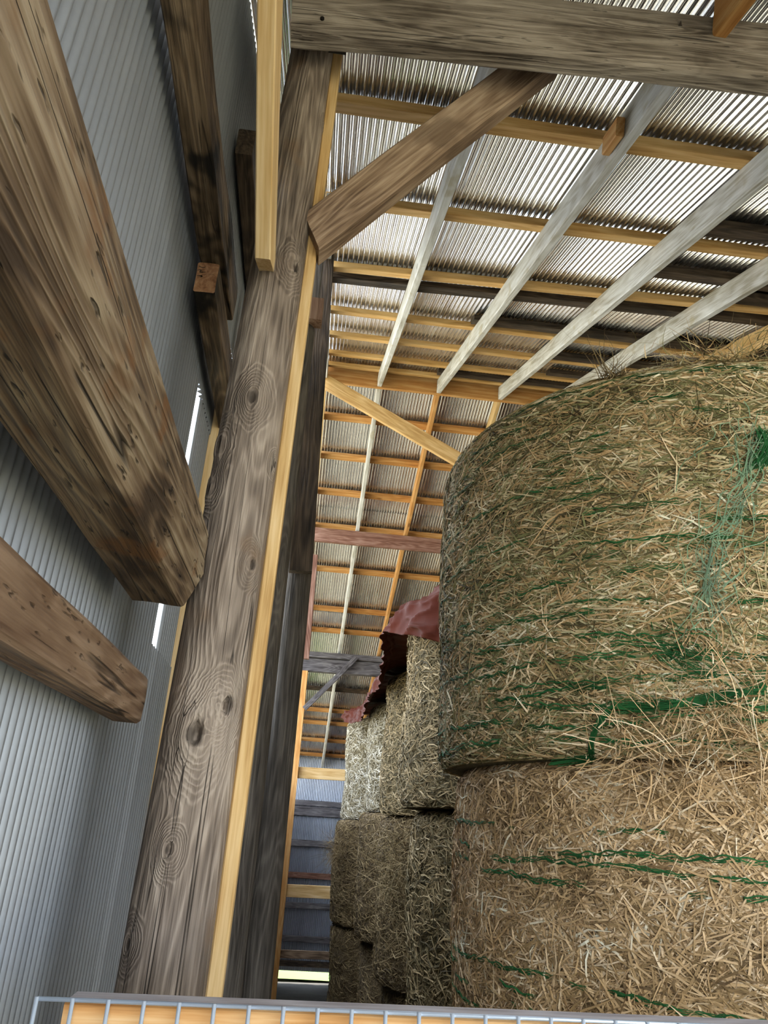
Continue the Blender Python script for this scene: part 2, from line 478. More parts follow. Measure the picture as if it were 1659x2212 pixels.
def sheet_mesh(L, W, slope=0.0):
    key = (round(L, 3), round(W, 3), slope)
    if key not in _sheets:
        nw = int(round(W / PITCH)) * 8 + 1
        y = np.linspace(0, W, nw)
        s = np.sin(2 * math.pi * y / PITCH)
        z = AMP * np.sign(s) * np.abs(s) ** 0.8
        nl = 3
        x = np.linspace(0, L, nl)
        X, Y = np.meshgrid(x, y, indexing='ij')
        if slope: X = X * (1 - slope * Y / L)
        V = np.stack([X.ravel(), Y.ravel(), np.tile(z, nl)], 1)
        i = (np.arange(nl - 1)[:, None] * nw + np.arange(nw - 1)[None, :]).ravel()
        _sheets[key] = mesh_np('corrugated_sheet', V, np.stack([i, i + nw, i + nw + 1, i + 1], 1), True)
    return _sheets[key]

def sheet(name, A, xdir, zdir, L, W, mat, parent, slope=0.0, **props):
    """corner A, corrugations along xdir, sheet normal zdir; the width runs along zdir x xdir"""
    x = Vector(xdir).normalized(); z = Vector(zdir); z = (z - z.dot(x) * x).normalized(); y = z.cross(x)
    m = Matrix.Identity(4)
    for i in range(3):
        m[i][0] = x[i]; m[i][1] = y[i]; m[i][2] = z[i]; m[i][3] = A[i]
    m[2][3] += EYE
    me = sheet_mesh(L, W, slope)
    key = (me.name, mat.name)
    if me.materials and me.materials[0] != mat:
        if key not in _sheets:
            _sheets[key] = me.copy(); _sheets[key].materials.clear()
        me = _sheets[key]
    return link(name, me, mat, m, parent, **props)

# ------------------------------------------------------------------ ceiling: gable roof
YR, ZR, SL = 6.8, 4.225, 0.354            # ridge position, rafter underside at the ridge, pitch
CS = 1 / math.sqrt(1 + SL * SL)
XL, XR = -0.16, 7.0
def zn(Y, off=0.0): return ZR - SL * abs(YR - Y) + off
ceiling = empty('ceiling', (0, YR, ZR), kind='structure', label='underside of the gable roof of corrugated metal on wooden purlins and rafters', cat='roof')
RD = 0.142                                # rafter depth
rafters_x = [None, -0.13, 0.437, 1.06, 1.717, 2.345, 3.0, 3.65, 4.3, 4.95, 5.6, 6.25, 6.9]
for i, X in enumerate(rafters_x):
    if X is None: continue
    h = RD / 2 / CS
    y0 = 1.66 if i > 1 else (-1.05, 3.1)[i]
    ye = YR - 0.022 if i > 0 else 3.08
    bar('rafter', (X, y0, zn(y0, h)), (X, ye, zn(ye, h)), NEW if i >= 6 else RAFT, 0.045, RD, ceiling, segs=14, jit=0.004 if i < 6 else 0.0, nsub=2 if i < 6 else 1)
    if i == 0: continue
    y1 = 15.9
    bar('rafter', (X, YR + 0.022, zn(YR + 0.022, h)), (X, y1, zn(y1, h)), (NEW, NEW, RAFT, NEWO)[i % 4], 0.042, RD, ceiling)
bar('ridge_board', (XL, YR, ZR + 0.105), (XR, YR, ZR + 0.105), NEWO, 0.04, 0.24, ceiling)
PB = RD / CS                              # purlin underside above rafter underside
def purlin(Y, mat, x0=XL, x1=XR, w=0.09, t=0.042, skew=0.0, jit=0.0):
    off = PB + t / 2 / CS
    n = (0, SL if Y > YR else -SL, 1)
    bar('purlin', (x0, Y, zn(Y, off)), (x1, Y + skew * (x1 - x0), zn(Y + skew * (x1 - x0), off)), mat, w, t, ceiling, up=n, segs=10 if jit else 1, jit=jit, nsub=2 if jit else 1)
for Y, sk in ((-0.9, 0), (0.2, 0), (1.30, 0), (2.33, 0.005), (3.18, -0.008), (4.10, -0.055), (4.97, 0.01), (5.62, 0.0), (6.22, 0.0), (6.66, 0.0)):
    purlin(Y, PURL, skew=sk, x0=XL if Y > 3 else -0.30)
purlin(4.29, DARKW, skew=-0.05, w=0.12, jit=0.008)
for Y, x0 in ((2.95, 1.76), (3.55, 1.76), (3.80, 2.4), (4.82, 1.0), (5.48, 1.75), (6.05, 2.0), (6.5, 1.0)):
    purlin(Y, DARKW, x0=x0, w=0.13, jit=0.008)
for Y in (7.43, 8.0, 8.58, 9.2, 10.05, 10.95, 11.5, 12.58, 13.22, 13.95, 14.42, 15.1, 15.72):
    purlin(Y, DARKW if Y in (13.22,) else NEWO)
TS = PB + 0.044 / CS + AMP + 0.003
rows_n = ((-1.05, 1.08), (0.95, 3.05), (2.93, 5.05), (4.93, 6.78))  # first row is an unseen eave over the camera, extended to cut skylight
rows_f = ((6.82, 9.0), (8.9, 11.2), (11.1, 13.4), (13.3, 16.3))
SW = 21 * PITCH
ncol = int(math.ceil((XR - XL) / (SW - PITCH)))
for c in range(-1, ncol):
    x0 = XL - 0.02 + c * (SW - PITCH)
    for ri, (ya, yb) in enumerate(rows_n):
        if c < 0 and ri > 1: continue
        lift = 0.0016 * ((c + ri) % 2) + 0.004 * ri
        L = (yb - ya) / CS
        sheet('roof_sheet', (x0 + SW, ya, zn(ya, TS + lift)), (0, 1, SL), (0, -SL, 1), L, SW, ROOFM, ceiling)
    for ri, (ya, yb) in enumerate(rows_f):
        if c < 0: continue
        lift = 0.0016 * ((c + ri) % 2) + 0.004 * (3 - ri)
        L = (yb - ya) / CS
        sheet('roof_sheet', (x0 + SW, ya, zn(ya, TS + lift)), (0, 1, -SL), (0, SL, 1), L, SW, ROOFM, ceiling)

# ------------------------------------------------------------------ wall_left: corrugated siding with girts
XW = -0.472
wall_left = empty('wall_left', (XW, 1.0, FLOOR), kind='structure', label='left wall of grey corrugated metal sheets nailed to old girts', cat='wall')
lean = (0.0, 0.0, 1.0)
WS = 20 * PITCH
y = 2.27
k = 0
while y > -2.6:
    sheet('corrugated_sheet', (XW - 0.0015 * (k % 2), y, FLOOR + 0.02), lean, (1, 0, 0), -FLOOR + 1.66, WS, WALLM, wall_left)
    y -= WS - PITCH
    k += 1
y = 3.30
k = 0
while y > 0.9:
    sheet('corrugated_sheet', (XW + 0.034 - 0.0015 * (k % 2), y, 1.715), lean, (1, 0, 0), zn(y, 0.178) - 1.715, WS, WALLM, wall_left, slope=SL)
    y -= WS - PITCH
    k += 1
sheet('corrugated_sheet', (XW - 0.003, 2.24 + WS, FLOOR + 0.02), (0, 0, 1), (1, 0, 0), -FLOOR + 0.44, WS, WALLM, wall_left)
for ya in (2.40, 3.0):
    sheet('corrugated_sheet', (XW - 0.006, ya + WS, FLOOR + 0.02), (0, 0, 1), (1, 0, 0), -FLOOR + 1.62, WS, WALLM, wall_left)
sheet('corrugated_sheet', (XW - 0.003, 2.24 + WS, 1.36), (0, 0, 1), (1, 0, 0), 0.30, WS, WALLM, wall_left)
y = 3.6
k = 0
while y < 15.9:
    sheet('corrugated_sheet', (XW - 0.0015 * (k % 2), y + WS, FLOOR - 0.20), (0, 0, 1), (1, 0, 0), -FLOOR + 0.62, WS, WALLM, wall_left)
    y += WS - PITCH
    k += 1
bar('girt', (XW + 0.035, 3.7, 0.33), (XW + 0.035, 16.0, 0.33), DARKW, 0.05, 0.11, wall_left)
bar('stud', (-0.455, 2.74, FLOOR), (-0.455, 2.74, 1.62), NEW, 0.05, 0.13, wall_left, up=(0, 1, 0))
# far-bay girts whose cut ends show beside the log post, and the dark one above
bar('girt', (-0.409, 1.84, 1.447), (-0.415, 3.6, 1.447), BLACKG, 0.062, 0.105, wall_left, segs=10, jit=0.003, nsub=2, endmat=ORNG)
def scribble(pts, y, parent):
    P = np.array([(x, y, z) for x, z in pts], float)
    t = np.linspace(0, len(P) - 1, 24)
    C = np.stack([np.interp(t, np.arange(len(P)), P[:, i]) for i in range(3)], 1)[None]
    D = np.gradient(C, axis=1); S = np.cross(D, np.array((0, -1.0, 0))); S = S / (np.linalg.norm(S, axis=2, keepdims=True) + 1e-9) * 0.0009
    V, F = ribbons(C, S)
    return link('pencil_mark', mesh_np('pencil_mark', V, F), IRON, parent=parent)
for pts in (((-.436, 1.483), (-.430, 1.480), (-.422, 1.479), (-.416, 1.482)), ((-.437, 1.467), (-.431, 1.471), (-.426, 1.468), (-.431, 1.463), (-.422, 1.462), (-.413, 1.464)), ((-.436, 1.448), (-.428, 1.450), (-.420, 1.447), (-.424, 1.451), (-.420, 1.447), (-.425, 1.444))):
    scribble(pts, 1.8355, bpy.data.objects['girt.001'])
bar('girt', (-0.412, 1.845, 0.84), (-0.412, 3.6, 0.84), PINK, 0.055, 0.09, wall_left, segs=8, jit=0.002)
bar('girt', (-0.392, 1.97, 2.135), (-0.40, 3.6, 2.135), DARKW, 0.06, 0.115, wall_left, segs=8, jit=0.003)
bar('girt', (-0.405, 0.35, 1.625), (-0.405, 2.15, 1.60), BLACKG, 0.075, 0.135, wall_left, segs=24, jit=0.008, nsub=3)
for i, (za, zb) in enumerate(((1.47, 1.62), (1.64, 1.71), (1.725, 1.84), (1.855, 1.99))):
    bar('batten', (-0.40, 2.62, za), (-0.40, 2.62, zb), TANB, 0.03, 0.03, wall_left, up=(0, 1, 0))

# ------------------------------------------------------------------ wall_back and wall_right
YB = 16.0
wall_back = empty('wall_back', (3, YB, FLOOR), kind='structure', label='far end wall of blue-grey corrugated metal with weathered girts', cat='wall')
x = -0.9
k = 0
while x < 7.0:
    z0 = FLOOR + (-0.055 if 0 < k < 3 else -0.20)
    sheet('corrugated_sheet', (x + WS, YB + 0.002 * (k % 2), z0), (0, 0, 1), (0, -1, 0), 1.23 - z0, WS, BACKM, wall_back)
    x += WS - PITCH
    k += 1
for y0, y1, mat in ((1728, 1740, BLUEB), (1742, 1762, BLUEB), (1814, 1828, BLUEB), (1885, 1898, REDB), (1950, 1963, BLUEB), (2022, 2036, BLUEB), (2076, 2089, DARKW)):
    za = at(660, y0, YB - 0.06)[2]; zb = at(660, y1, YB - 0.06)[2]
    bar('girt', (-0.9, YB - 0.05, (za + zb) / 2), (7.0, YB - 0.05, (za + zb) / 2), mat, 0.05, za - zb, wall_back, segs=8, jit=0.004)
DARKM = galv('dark_right_wall', (.16, .13, .11), 0.6, metal=0.2)  # unseen wall kept dark so the roof corrugations reflect dark troughs
wall_right = empty('wall_right', (7.15, 8, FLOOR), kind='structure', label='right wall of corrugated metal', cat='wall')
y = -0.4
k = 0
while y < 15.6:
    yc = y + WS / 2
    sheet('corrugated_sheet', (7.12 + 0.002 * (k % 2), y, FLOOR + 0.05), (0, 0, 1), (-1, 0, 0), zn(max(1.0, yc)) - FLOOR + 0.1, WS, DARKM, wall_right)
    y += WS - PITCH
    k += 1

# ------------------------------------------------------------------ log posts
kn = []
P1A = np.array((-0.258, 1.77, FLOOR)); P1B = np.array((-0.188, 1.765, 2.42))
LP1 = float(np.linalg.norm(P1B - P1A))
mw1, _ = frame(P1A, P1B, (0, -1, 0))
inv1 = mw1.inverted()
dents = []
for (px, py, kr, kd) in ((422, 1583, 0.022, 0.020), (489, 1522, 0.016, 0.022), (364, 1835, 0.010, 0.010), (543, 1213, 0.011, 0.012), (472, 948, 0.016, 0.006),
                         (638, 562, 0.016, 0.014), (274, 2045, 0.010, 0.006), (590, 985, 0.008, 0.004), (450, 1040, 0.014, 0.003), (545, 860, 0.016, 0.005), (700, 230, 0.008, 0.004)):
    w = at(px, py, 1.69)
    l = inv1 @ Vector((w[0], w[1], w[2] + EYE))
    r = 0.10 + (0.066 - 0.10) * l.x / LP1
    a = math.asin(max(-1, min(1, l.y / r)))
    ang = math.atan2(math.cos(a) * 1.0, math.sin(a))          # towards the front (local Z)
    kn.append((l.x, r * math.cos(ang), r * math.sin(ang), kr))
    dents.append((l.x, ang, kr, kd))
LOG1 = wood('weathered_log', LOGM, crack=0.95, knots=kn, auto_knots=0.55, bump=0.6, blotch=0.42, ring=24, dirt=(4.5, 0.57, (.19, .115, .065), 0.55))
log('log_post', P1A, P1B, 0.102, 0.068, LOG1, segs=420, k=120, rough=0.035, knots=dents, seed=3.0,
    label='big weathered grey-brown log post with knots at left, nearest to the camera', cat='post', group='log posts')
log('log_post', (-0.245, 3.45, FLOOR), (-0.225, 3.47, 2.46), 0.112, 0.078, LOG2, segs=120, k=48, rough=0.04, seed=14.0,
    label='grey log post right behind the new lumber strip of the big log', cat='post', group='log posts')
log('log_post', (-0.090, 3.72, FLOOR), (-0.100, 3.75, 1.25), 0.072, 0.062, LOG2, segs=100, k=40, rough=0.04, seed=27.0,
    label='thin dark log post, furthest right of the row, under a dark plank', cat='post', group='log posts')
bar('post_plank', (-0.092, 3.62, 1.14), (-0.150, 3.66, 3.15), DARKW, 0.115, 0.05, up=(0, -1, 0), segs=12, jit=0.004,
    label='dark brown plank fixed above the thin dark log post', cat='plank')
bar('post_block', (-0.165, 3.40, 2.46), (-0.165, 3.40, 2.60), PINK, 0.10, 0.08, up=(0, -1, 0), label='small orange-brown block on top of the grey log post', cat='block')
bar('post_extension', (-0.185, 3.42, 2.60), (-0.185, 3.42, 3.20), LOG2, 0.085, 0.09, up=(0, -1, 0), segs=5, jit=0.003,
    label='square dark grey post piece standing on the orange-brown block', cat='post')
bar('lumber_strip', (-0.142, 1.79, FLOOR), (-0.106, 1.80, 2.40), NEW, 0.032, 0.055, up=(0, -1, 0), segs=3,
    label='long new yellow lumber strip along the right side of the big log post', cat='lumber')

# ------------------------------------------------------------------ header beam over the near post
hb = empty('header_beam', (0, 1.6, 2.2), 'massive grey weathered header beam crossing the top of the picture', 'beam')
YF = 1.56
for nm, (pl0, pl1, pr0, pr1), dy, xe, mat in (('main_timber', ((636, -22), (636, 59), (1659, 62), (1659, 167)), 0.0, 3.2, GREYB),):
    tl, bl, tr, br = at(*pl0, YF), at(*pl1, YF), at(*pr0, YF), at(*pr1, YF)
    hh = ((tl[2] - bl[2]) + (tr[2] - br[2])) / 2
    A = np.array((tl[0], YF + 0.035, bl[2] + hh / 2)); B = np.array((tr[0], YF + 0.035, br[2] + hh / 2))
    D = (B - A) / (B[0] - A[0])
    bar(nm, A, A + D * (xe - A[0]), mat, 0.07, hh, hb, segs=60, jit=0.006, nsub=5, c=0.008)
    HA, HD, HH = A, D, hh
for x0, x1, za, hh in ((-0.255, 0.983, 0.012, 0.036), (0.997, 3.2, 0.010, 0.040)):
    o = HA + HD * (x0 - HA[0]); q = HA + HD * (x1 - HA[0])
    up = np.array((0, 0.012, HH / 2 + hh / 2 + 0.007))
    bar('top_plank', o + up, q + up, GREYB, 0.075, hh, hb, segs=24, jit=0.003, nsub=2)
o = HA + np.array((0.0, 0.02, HH / 2 + 0.06)); q = o + HD * 3.4
bar('top_plank', o, q, GREYB, 0.09, 0.035, hb, segs=24, jit=0.003, nsub=2)
bt = at(745, 113, 1.63)
bar('bolt', bt + np.array((-0.05, 0, 0.0)), bt + np.array((0.004, 0, 0)), IRON, 0.014, 0.014, hb, c=0.004)
bk = at(696, 42, YF)
bar('bolt', bk + np.array((0, -0.006, 0)), bk + np.array((0, 0.03, 0)), IRON, 0.012, 0.012, hb, c=0.004)

# knee brace from the log to the header
YK = 1.74
a = (at(690, 432, YK) + at(684, 548, YK)) / 2; b = (at(1098, 138, YK) + at(1200, 138, YK)) / 2
dv = (b - a) / np.linalg.norm(b - a)
kh = 0.125
bar('knee_brace', a - dv * 0.03 + np.array((0, 0.03, 0)), b + dv * 0.09 + np.array((0, 0.03, 0)), TANB, 0.075, kh, up=(-dv[2], 0, dv[0]), segs=30, jit=0.003, nsub=3, c=0.006,
    label='brown diagonal knee brace between the big log post and the header beam', cat='brace', ends=(0.5, 0))

# new 2x6 brace nailed to the log, rising towards the camera
nb = empty('lumber_brace', (-0.222, 1.62, 1.32), 'new yellow lumber brace nailed to the big log post, running up to the top edge', 'brace')
bar('board', (-0.222, 1.665, 1.365), (-0.215, 0.25, 1.955), NEW, 0.040, 0.135, nb, ends=(-0.9, 0), c=0.003)
q = at(571, 552, 1.61)
bar('nail', q + np.array((0, -0.012, 0)), q + np.array((0, 0.02, 0)), IRON, 0.009, 0.009, nb, c=0.002)

# two hewn timber girts at far left
bar('timber_girt', (0, 0.15, 0), (0, 1.675, 0), HEWN, prof=[(0.403, 0.428), (0.296, 0.424), (0.290, 0.428), (0.262, 0.492), (0.258, 0.502), (0.262, 0.60), (0.40, 0.60)], segs=70, jit=0.0045, nsub=4, smooth=False, c=0,
    label='thick hewn brown timber girt at left ending in front of the big log', cat='timber', group='hewn timber girts')
bar('timber_girt', (0, 0.15, 0), (0, 1.755, 0), HEWN2, prof=[(0.415, 0.176), (0.362, 0.174), (0.354, 0.180), (0.354, 0.268), (0.359, 0.275), (0.415, 0.278)], segs=70, jit=0.004, nsub=4, c=0,
    label='lower reddish-brown timber girt at left ending beside the big log', cat='timber', group='hewn timber girts')

# new rafter tail on the header at the top right, and a little block on a rafter
bar('rafter_tail', (1.115, 0.9, 2.24), (1.115, 1.545, 2.475), NEWO, 0.046, 0.13, label='orange lumber rafter tail in front of the header beam at the top right', cat='lumber')
bar('cleat', (1.017, 2.10, zn(2.10, 0.06)), (1.017, 2.24, zn(2.24, 0.06)), NEWO, 0.035, 0.08, label='short new lumber cleat nailed to the side of a grey rafter', cat='block')

# ------------------------------------------------------------------ mid and far framing
a0, a1 = at(700, 805, 6.70), at(697, 835, 6.70); b0, b1 = at(973, 965, 6.70), at(965, 992, 6.70)
A = (a0 + a1) / 2; B = (b0 + b1) / 2; dv = B - A
bar('ridge_brace', A + np.array((0, -0.03, -0.03)), A + np.array((0, -0.03, -0.03)) + dv * 1.9, NEW, 0.04, 0.15, up=(0.45, 0, 1), label='new yellow diagonal brace running down from the ridge behind the near bale', cat='brace')
rp = empty('ridge_post', (-0.12, 6.8, 1.3), 'hanging ridge post of light upper and dark red lower boards behind the logs', 'post')
bar('board', (-0.150, 6.62, 4.02), (-0.100, 6.62, 2.2), NEWO, 0.05, 0.09, rp, up=(0, -1, 0))
bar('board', (-0.082, 6.60, 2.25), (-0.070, 6.60, 1.30), REDB, 0.115, 0.05, rp, up=(0, -1, 0))
bar('collar_board', (-0.12, 9.0, 3.345), (4.6, 9.0, 3.34), REDB, 0.045, 0.185, label='pinkish red-brown board crossing under the far rafters', cat='beam')
fb = empty('plate_beam', (0, 11.8, 2.2), 'dark grey-violet plate beam across the far side of the barn', 'beam')
bar('main_timber', (-0.2, 11.83, 2.245), (6.9, 11.83, 2.30), BLUEB, 0.12, 0.20, fb, segs=10, jit=0.006)
bar('top_plank', (-0.2, 11.80, 2.395), (6.9, 11.80, 2.45), BLUEB, 0.16, 0.085, fb, segs=10, jit=0.004)
bar('knee_brace', (-0.02, 11.68, 1.56), (0.70, 11.68, 2.385), BLUEB, 0.05, 0.075, up=(-0.8, 0, 0.7), label='small dark diagonal brace under the far plate beam', cat='brace')
bar('lumber_post', (-0.075, 11.80, FLOOR), (-0.075, 11.80, 2.14), NEWO, 0.11, 0.10, up=(0, -1, 0), label='far light lumber post under the plate beam, beside the dark logs', cat='post')
for y0, y1, mat, lb in ((1656, 1681, NEW, 'upper light lumber rail behind the far bales'), (1911, 1939, NEW, 'middle light lumber rail with nail holes behind the far bales'), (2053, 2071, TANB, 'lowest brown rail near the floor behind the far bales')):
    za, zb = at(640, y0, 11.88)[2], at(640, y1, 11.88)[2]
    bar('lumber_rail', (-0.13, 11.875, (za + zb) / 2), (3.4, 11.875, (za + zb) / 2 + 0.03), mat, 0.04, za - zb, label=lb, cat='rail', group='rails behind the far bales')

# ------------------------------------------------------------------ hay bales
def bale_R(R, z0, z1, seed, wob, top_round=0.10, bot_round=0.07, sag=0.0, lean=0.0):
    H = z1 - z0
    def f(th, z):
        t = np.clip((z - z0) / H, 0, 1)
        d1 = np.clip((z1 - z) / top_round, 0, 1); d0 = np.clip((z - z0) / bot_round, 0, 1)
        r = R - top_round * 0.75 * (1 - np.sqrt(1 - (1 - d1) ** 2)) - bot_round * 0.7 * (1 - np.sqrt(1 - (1 - d0) ** 2))
        r = r + wob * (np.sin(3 * th + seed) * 0.5 + np.sin(5 * th + 2 * seed + 3 * t) * 0.35 + np.sin(2 * th - 4 * t + seed) * 0.5)
        r = r + lean * (t - 0.45)
        r = r + wob * 0.9 * np.sin(t * 9 + seed * 3 + np.sin(th * 2) * 1.5) * 0.5 + sag * (1 - t) * np.sin(np.pi * t)
        return r
    return f

def straw(n, cx, cy, f, z0, z1, th0, th1, seed, ang=0.5, wild=0.3, L=(0.05, 0.19), w=(0.0012, 0.0030), lift=0.014, m=5, overshoot=0.02):
    g = np.random.default_rng(seed)
    th = g.uniform(th0, th1, n); z = g.uniform(z0 - overshoot * 0.3, z1 + overshoot, n)
    a = g.normal(0, ang, n); wi = g.random(n) < wild; a[wi] = g.uniform(-1.57, 1.57, wi.sum())
    ln = g.uniform(*L, n); cv = g.normal(0, 5.0, n)
    s = np.linspace(-0.5, 0.5, m)[None, :] * ln[:, None]
    wv = np.sin(s * g.uniform(15, 50, n)[:, None] + g.uniform(0, 6, n)[:, None]) * 0.004
    u = s * np.cos(a)[:, None] - (cv[:, None] * s * s + wv) * np.sin(a)[:, None]
    v = s * np.sin(a)[:, None] + (cv[:, None] * s * s + wv) * np.cos(a)[:, None]
    tt = th[:, None] + u / 0.97; zz = np.clip(z[:, None] + v, z0 + 0.004, z1 + overshoot)
    off = g.uniform(0.0, lift, n)[:, None] * (0.6 + 0.4 * np.cos(s / ln[:, None] * 2 * np.pi)) + g.normal(0, 0.06, n)[:, None] * s + 0.001
    r = f(tt, np.clip(zz, z0, z1)) + off
    C = np.stack([cx + r * np.cos(tt), cy + r * np.sin(tt), zz], -1)
    T = np.stack([-np.sin(tt), np.cos(tt), 0 * tt], -1); Nn = np.stack([np.cos(tt), np.sin(tt), 0 * tt], -1); U = np.array([0, 0, 1.0])
    hw = g.uniform(*w, n)[:, None, None] * (1 - 0.75 * (np.abs(s / ln[:, None]) * 2) ** 3)[:, :, None]
    tl = g.uniform(-0.7, 0.7, n)[:, None, None]
    S = (-np.sin(a)[:, None, None] * T + np.cos(a)[:, None, None] * U[None, None, :]) * np.cos(tl) + Nn * np.sin(tl)
    return ribbons(C, S * hw)

def netlines(lines, cx, cy, f, z0, z1, seed, m=420):
    """net wrap: (z, th0, th1, slope, halfwidth, broken share) bundles of thin strands round the bale"""
    g = np.random.default_rng(seed)
    Vs, Fs, o = [], [], 0
    for (z, t0, t1, sl, hw, brk) in lines:
        th = np.linspace(t0, t1, m)
        ph = g.uniform(0, 6, 8)
        zz = z + sl * (th - t0) + 0.008 * np.sin(th * 5 + ph[0]) + 0.0035 * np.sin(th * 23 + ph[1]) + 0.0015 * np.sin(th * 83 + ph[2])
        nz = vnoise(np.stack([th * 6 + ph[3] * 7, 0 * th, 0 * th], 1)) + 0.5 * vnoise(np.stack([th * 29 + ph[4] * 7, 0 * th, 0 * th], 1))
        keep = np.clip((nz - (brk * 2 - 1)) * 2.2, 0, 1)
        for s in range(5):
            zo = zz + (s - 2) * hw * (0.9 + 0.8 * np.sin(th * 3 + ph[5] + s)) + 0.003 * np.sin(th * (37 + 17 * s) + ph[s])
            r = f(th, np.clip(zo, z0, z1)) + 0.010 + 0.0015 * s - 0.02 * (keep < 0.08)
            C = np.stack([cx + r * np.cos(th), cy + r * np.sin(th), zo], -1)[None]
            w = hw * (0.12 + 0.5 * keep) * g.uniform(0.5, 1.1)
            S = np.zeros_like(C); S[0, :, 2] = w; S[0, :, 0] = -0.4 * w * np.cos(th); S[0, :, 1] = -0.4 * w * np.sin(th)
            V, F = ribbons(C, S)
            Vs.append(V); Fs.append(F + o); o += len(V)
    return np.concatenate(Vs), np.concatenate(Fs)

def bale(cx, cy, R, z0, z1, n, seed, label, mats=(BASEA, HAY), wob=0.012, th=None, net=None, netmat=NET, topr=0.10, botr=0.07, big=None, sag=0.0, lean=0.0, group='round hay bales in the stacked row', k=140, straw_kw={}):
    root = empty('hay_bale', (cx, cy, z0), label, 'hay bale', group)
    f = bale_R(R, z0, z1, seed, wob, topr, botr, sag, lean)
    nz = 30
    zz = np.concatenate([z0 + botr * np.linspace(0, 1, 6) ** 1.6, np.linspace(z0 + botr, z1 - topr, nz)[1:-1], (z1 - topr * np.linspace(0, 1, 8) ** 1.6)[::-1]])
    tt = np.linspace(0, 2 * math.pi, k, endpoint=False)
    Z, T = np.meshgrid(zz, tt, indexing='ij')
    r = f(T, Z)
    nn = vnoise(np.stack([np.cos(T).ravel() * 9 + seed, np.sin(T).ravel() * 9, Z.ravel() * 14], 1)).reshape(r.shape)
    r = r - 0.004 + 0.006 * nn
    rings = np.stack([cx + r * np.cos(T), cy + r * np.sin(T), Z], -1)
    V, F = loft(rings)
    link('bale_body', mesh_np('bale_body', V, F, True), mats[0], parent=root)
    base = math.atan2(-cy, -cx)
    t0, t1 = (base + th[0], base + th[1]) if th else (0, 2 * math.pi)
    V, F = straw(n, cx, cy, f, z0, z1, t0, t1, seed * 7 + 1, **straw_kw)
    link('straw', mesh_np('straw', V, F), mats[1], parent=root, kind='stuff')
    if net:
        V, F = netlines([(z, base + a, base + b2, sl, hw, br) for (z, a, b2, sl, hw, br) in net], cx, cy, f, z0, z1, seed)
        link('net_wrap', mesh_np('net_wrap', V, F), netmat, parent=root, label='green net wrap strands', kind='stuff')
    if big:
        for nm, cnt, m2, kw in big:
            V, F = straw(cnt, cx, cy, f, kw.pop('z0', z0), kw.pop('z1', z1), base + kw.pop('a', -1.6), base + kw.pop('b', 1.6), seed * 11 + 5, **kw)
            link(nm, mesh_np(nm, V, F), m2, parent=root, kind='stuff')
    return root, f

# theta grows anticlockwise seen from above: base - 1.x is the left side seen from the camera? (left = larger angle towards -X)
FULL = (-1.75, 1.75)
netA = []
for i, z in enumerate((1.375, 1.335, 1.29, 1.24, 1.19, 1.135, 1.08, 1.03, 0.98, 0.93, 0.875, 0.82, 0.77, 0.715, 0.66, 0.61, 0.555, 0.51, 0.47, 0.435, 0.40, 0.365, 0.33, 0.295, 0.255)):
    low = z < 0.60
    netA.append((z, -1.7, 1.7, random.uniform(-0.01, 0.01), 0.0034 if low else 0.0030, 0.32 if low else 0.44))
A1, fA1 = bale(1.50, 2.83, 0.99, 0.212, 1.41, 70000, 3, 'large netted round hay bale on top of the nearest stack at right', th=FULL, net=netA, topr=0.085, botr=0.06, lean=0.035,
     straw_kw=dict(ang=0.40, wild=0.25, L=(0.06, 0.27), w=(0.0012, 0.0034)), wob=0.012)
netB = []
for z in (0.02, -0.03, -0.075, -0.115, -0.36, -0.40, -0.445, -0.49, -0.60, -0.70, -0.82):
    netB.append((z, -1.7, 1.7, random.uniform(-0.012, 0.012), 0.0030, 0.36))
A2, fA2 = bale(1.575, 2.83, 0.975, -0.985, 0.205, 52000, 5, 'golden round hay bale directly under the top bale of the nearest stack', mats=(BASEG, HAYG), th=FULL, net=netB, topr=0.05,
     straw_kw=dict(ang=0.7, wild=0.4, L=(0.06, 0.25), w=(0.0012, 0.0034)), wob=0.010)
bale(1.62, 2.86, 0.96, FLOOR + 0.012, -0.995, 6000, 8, 'round hay bale at the foot of the nearest stack', mats=(BASEG, HAYG), th=FULL)

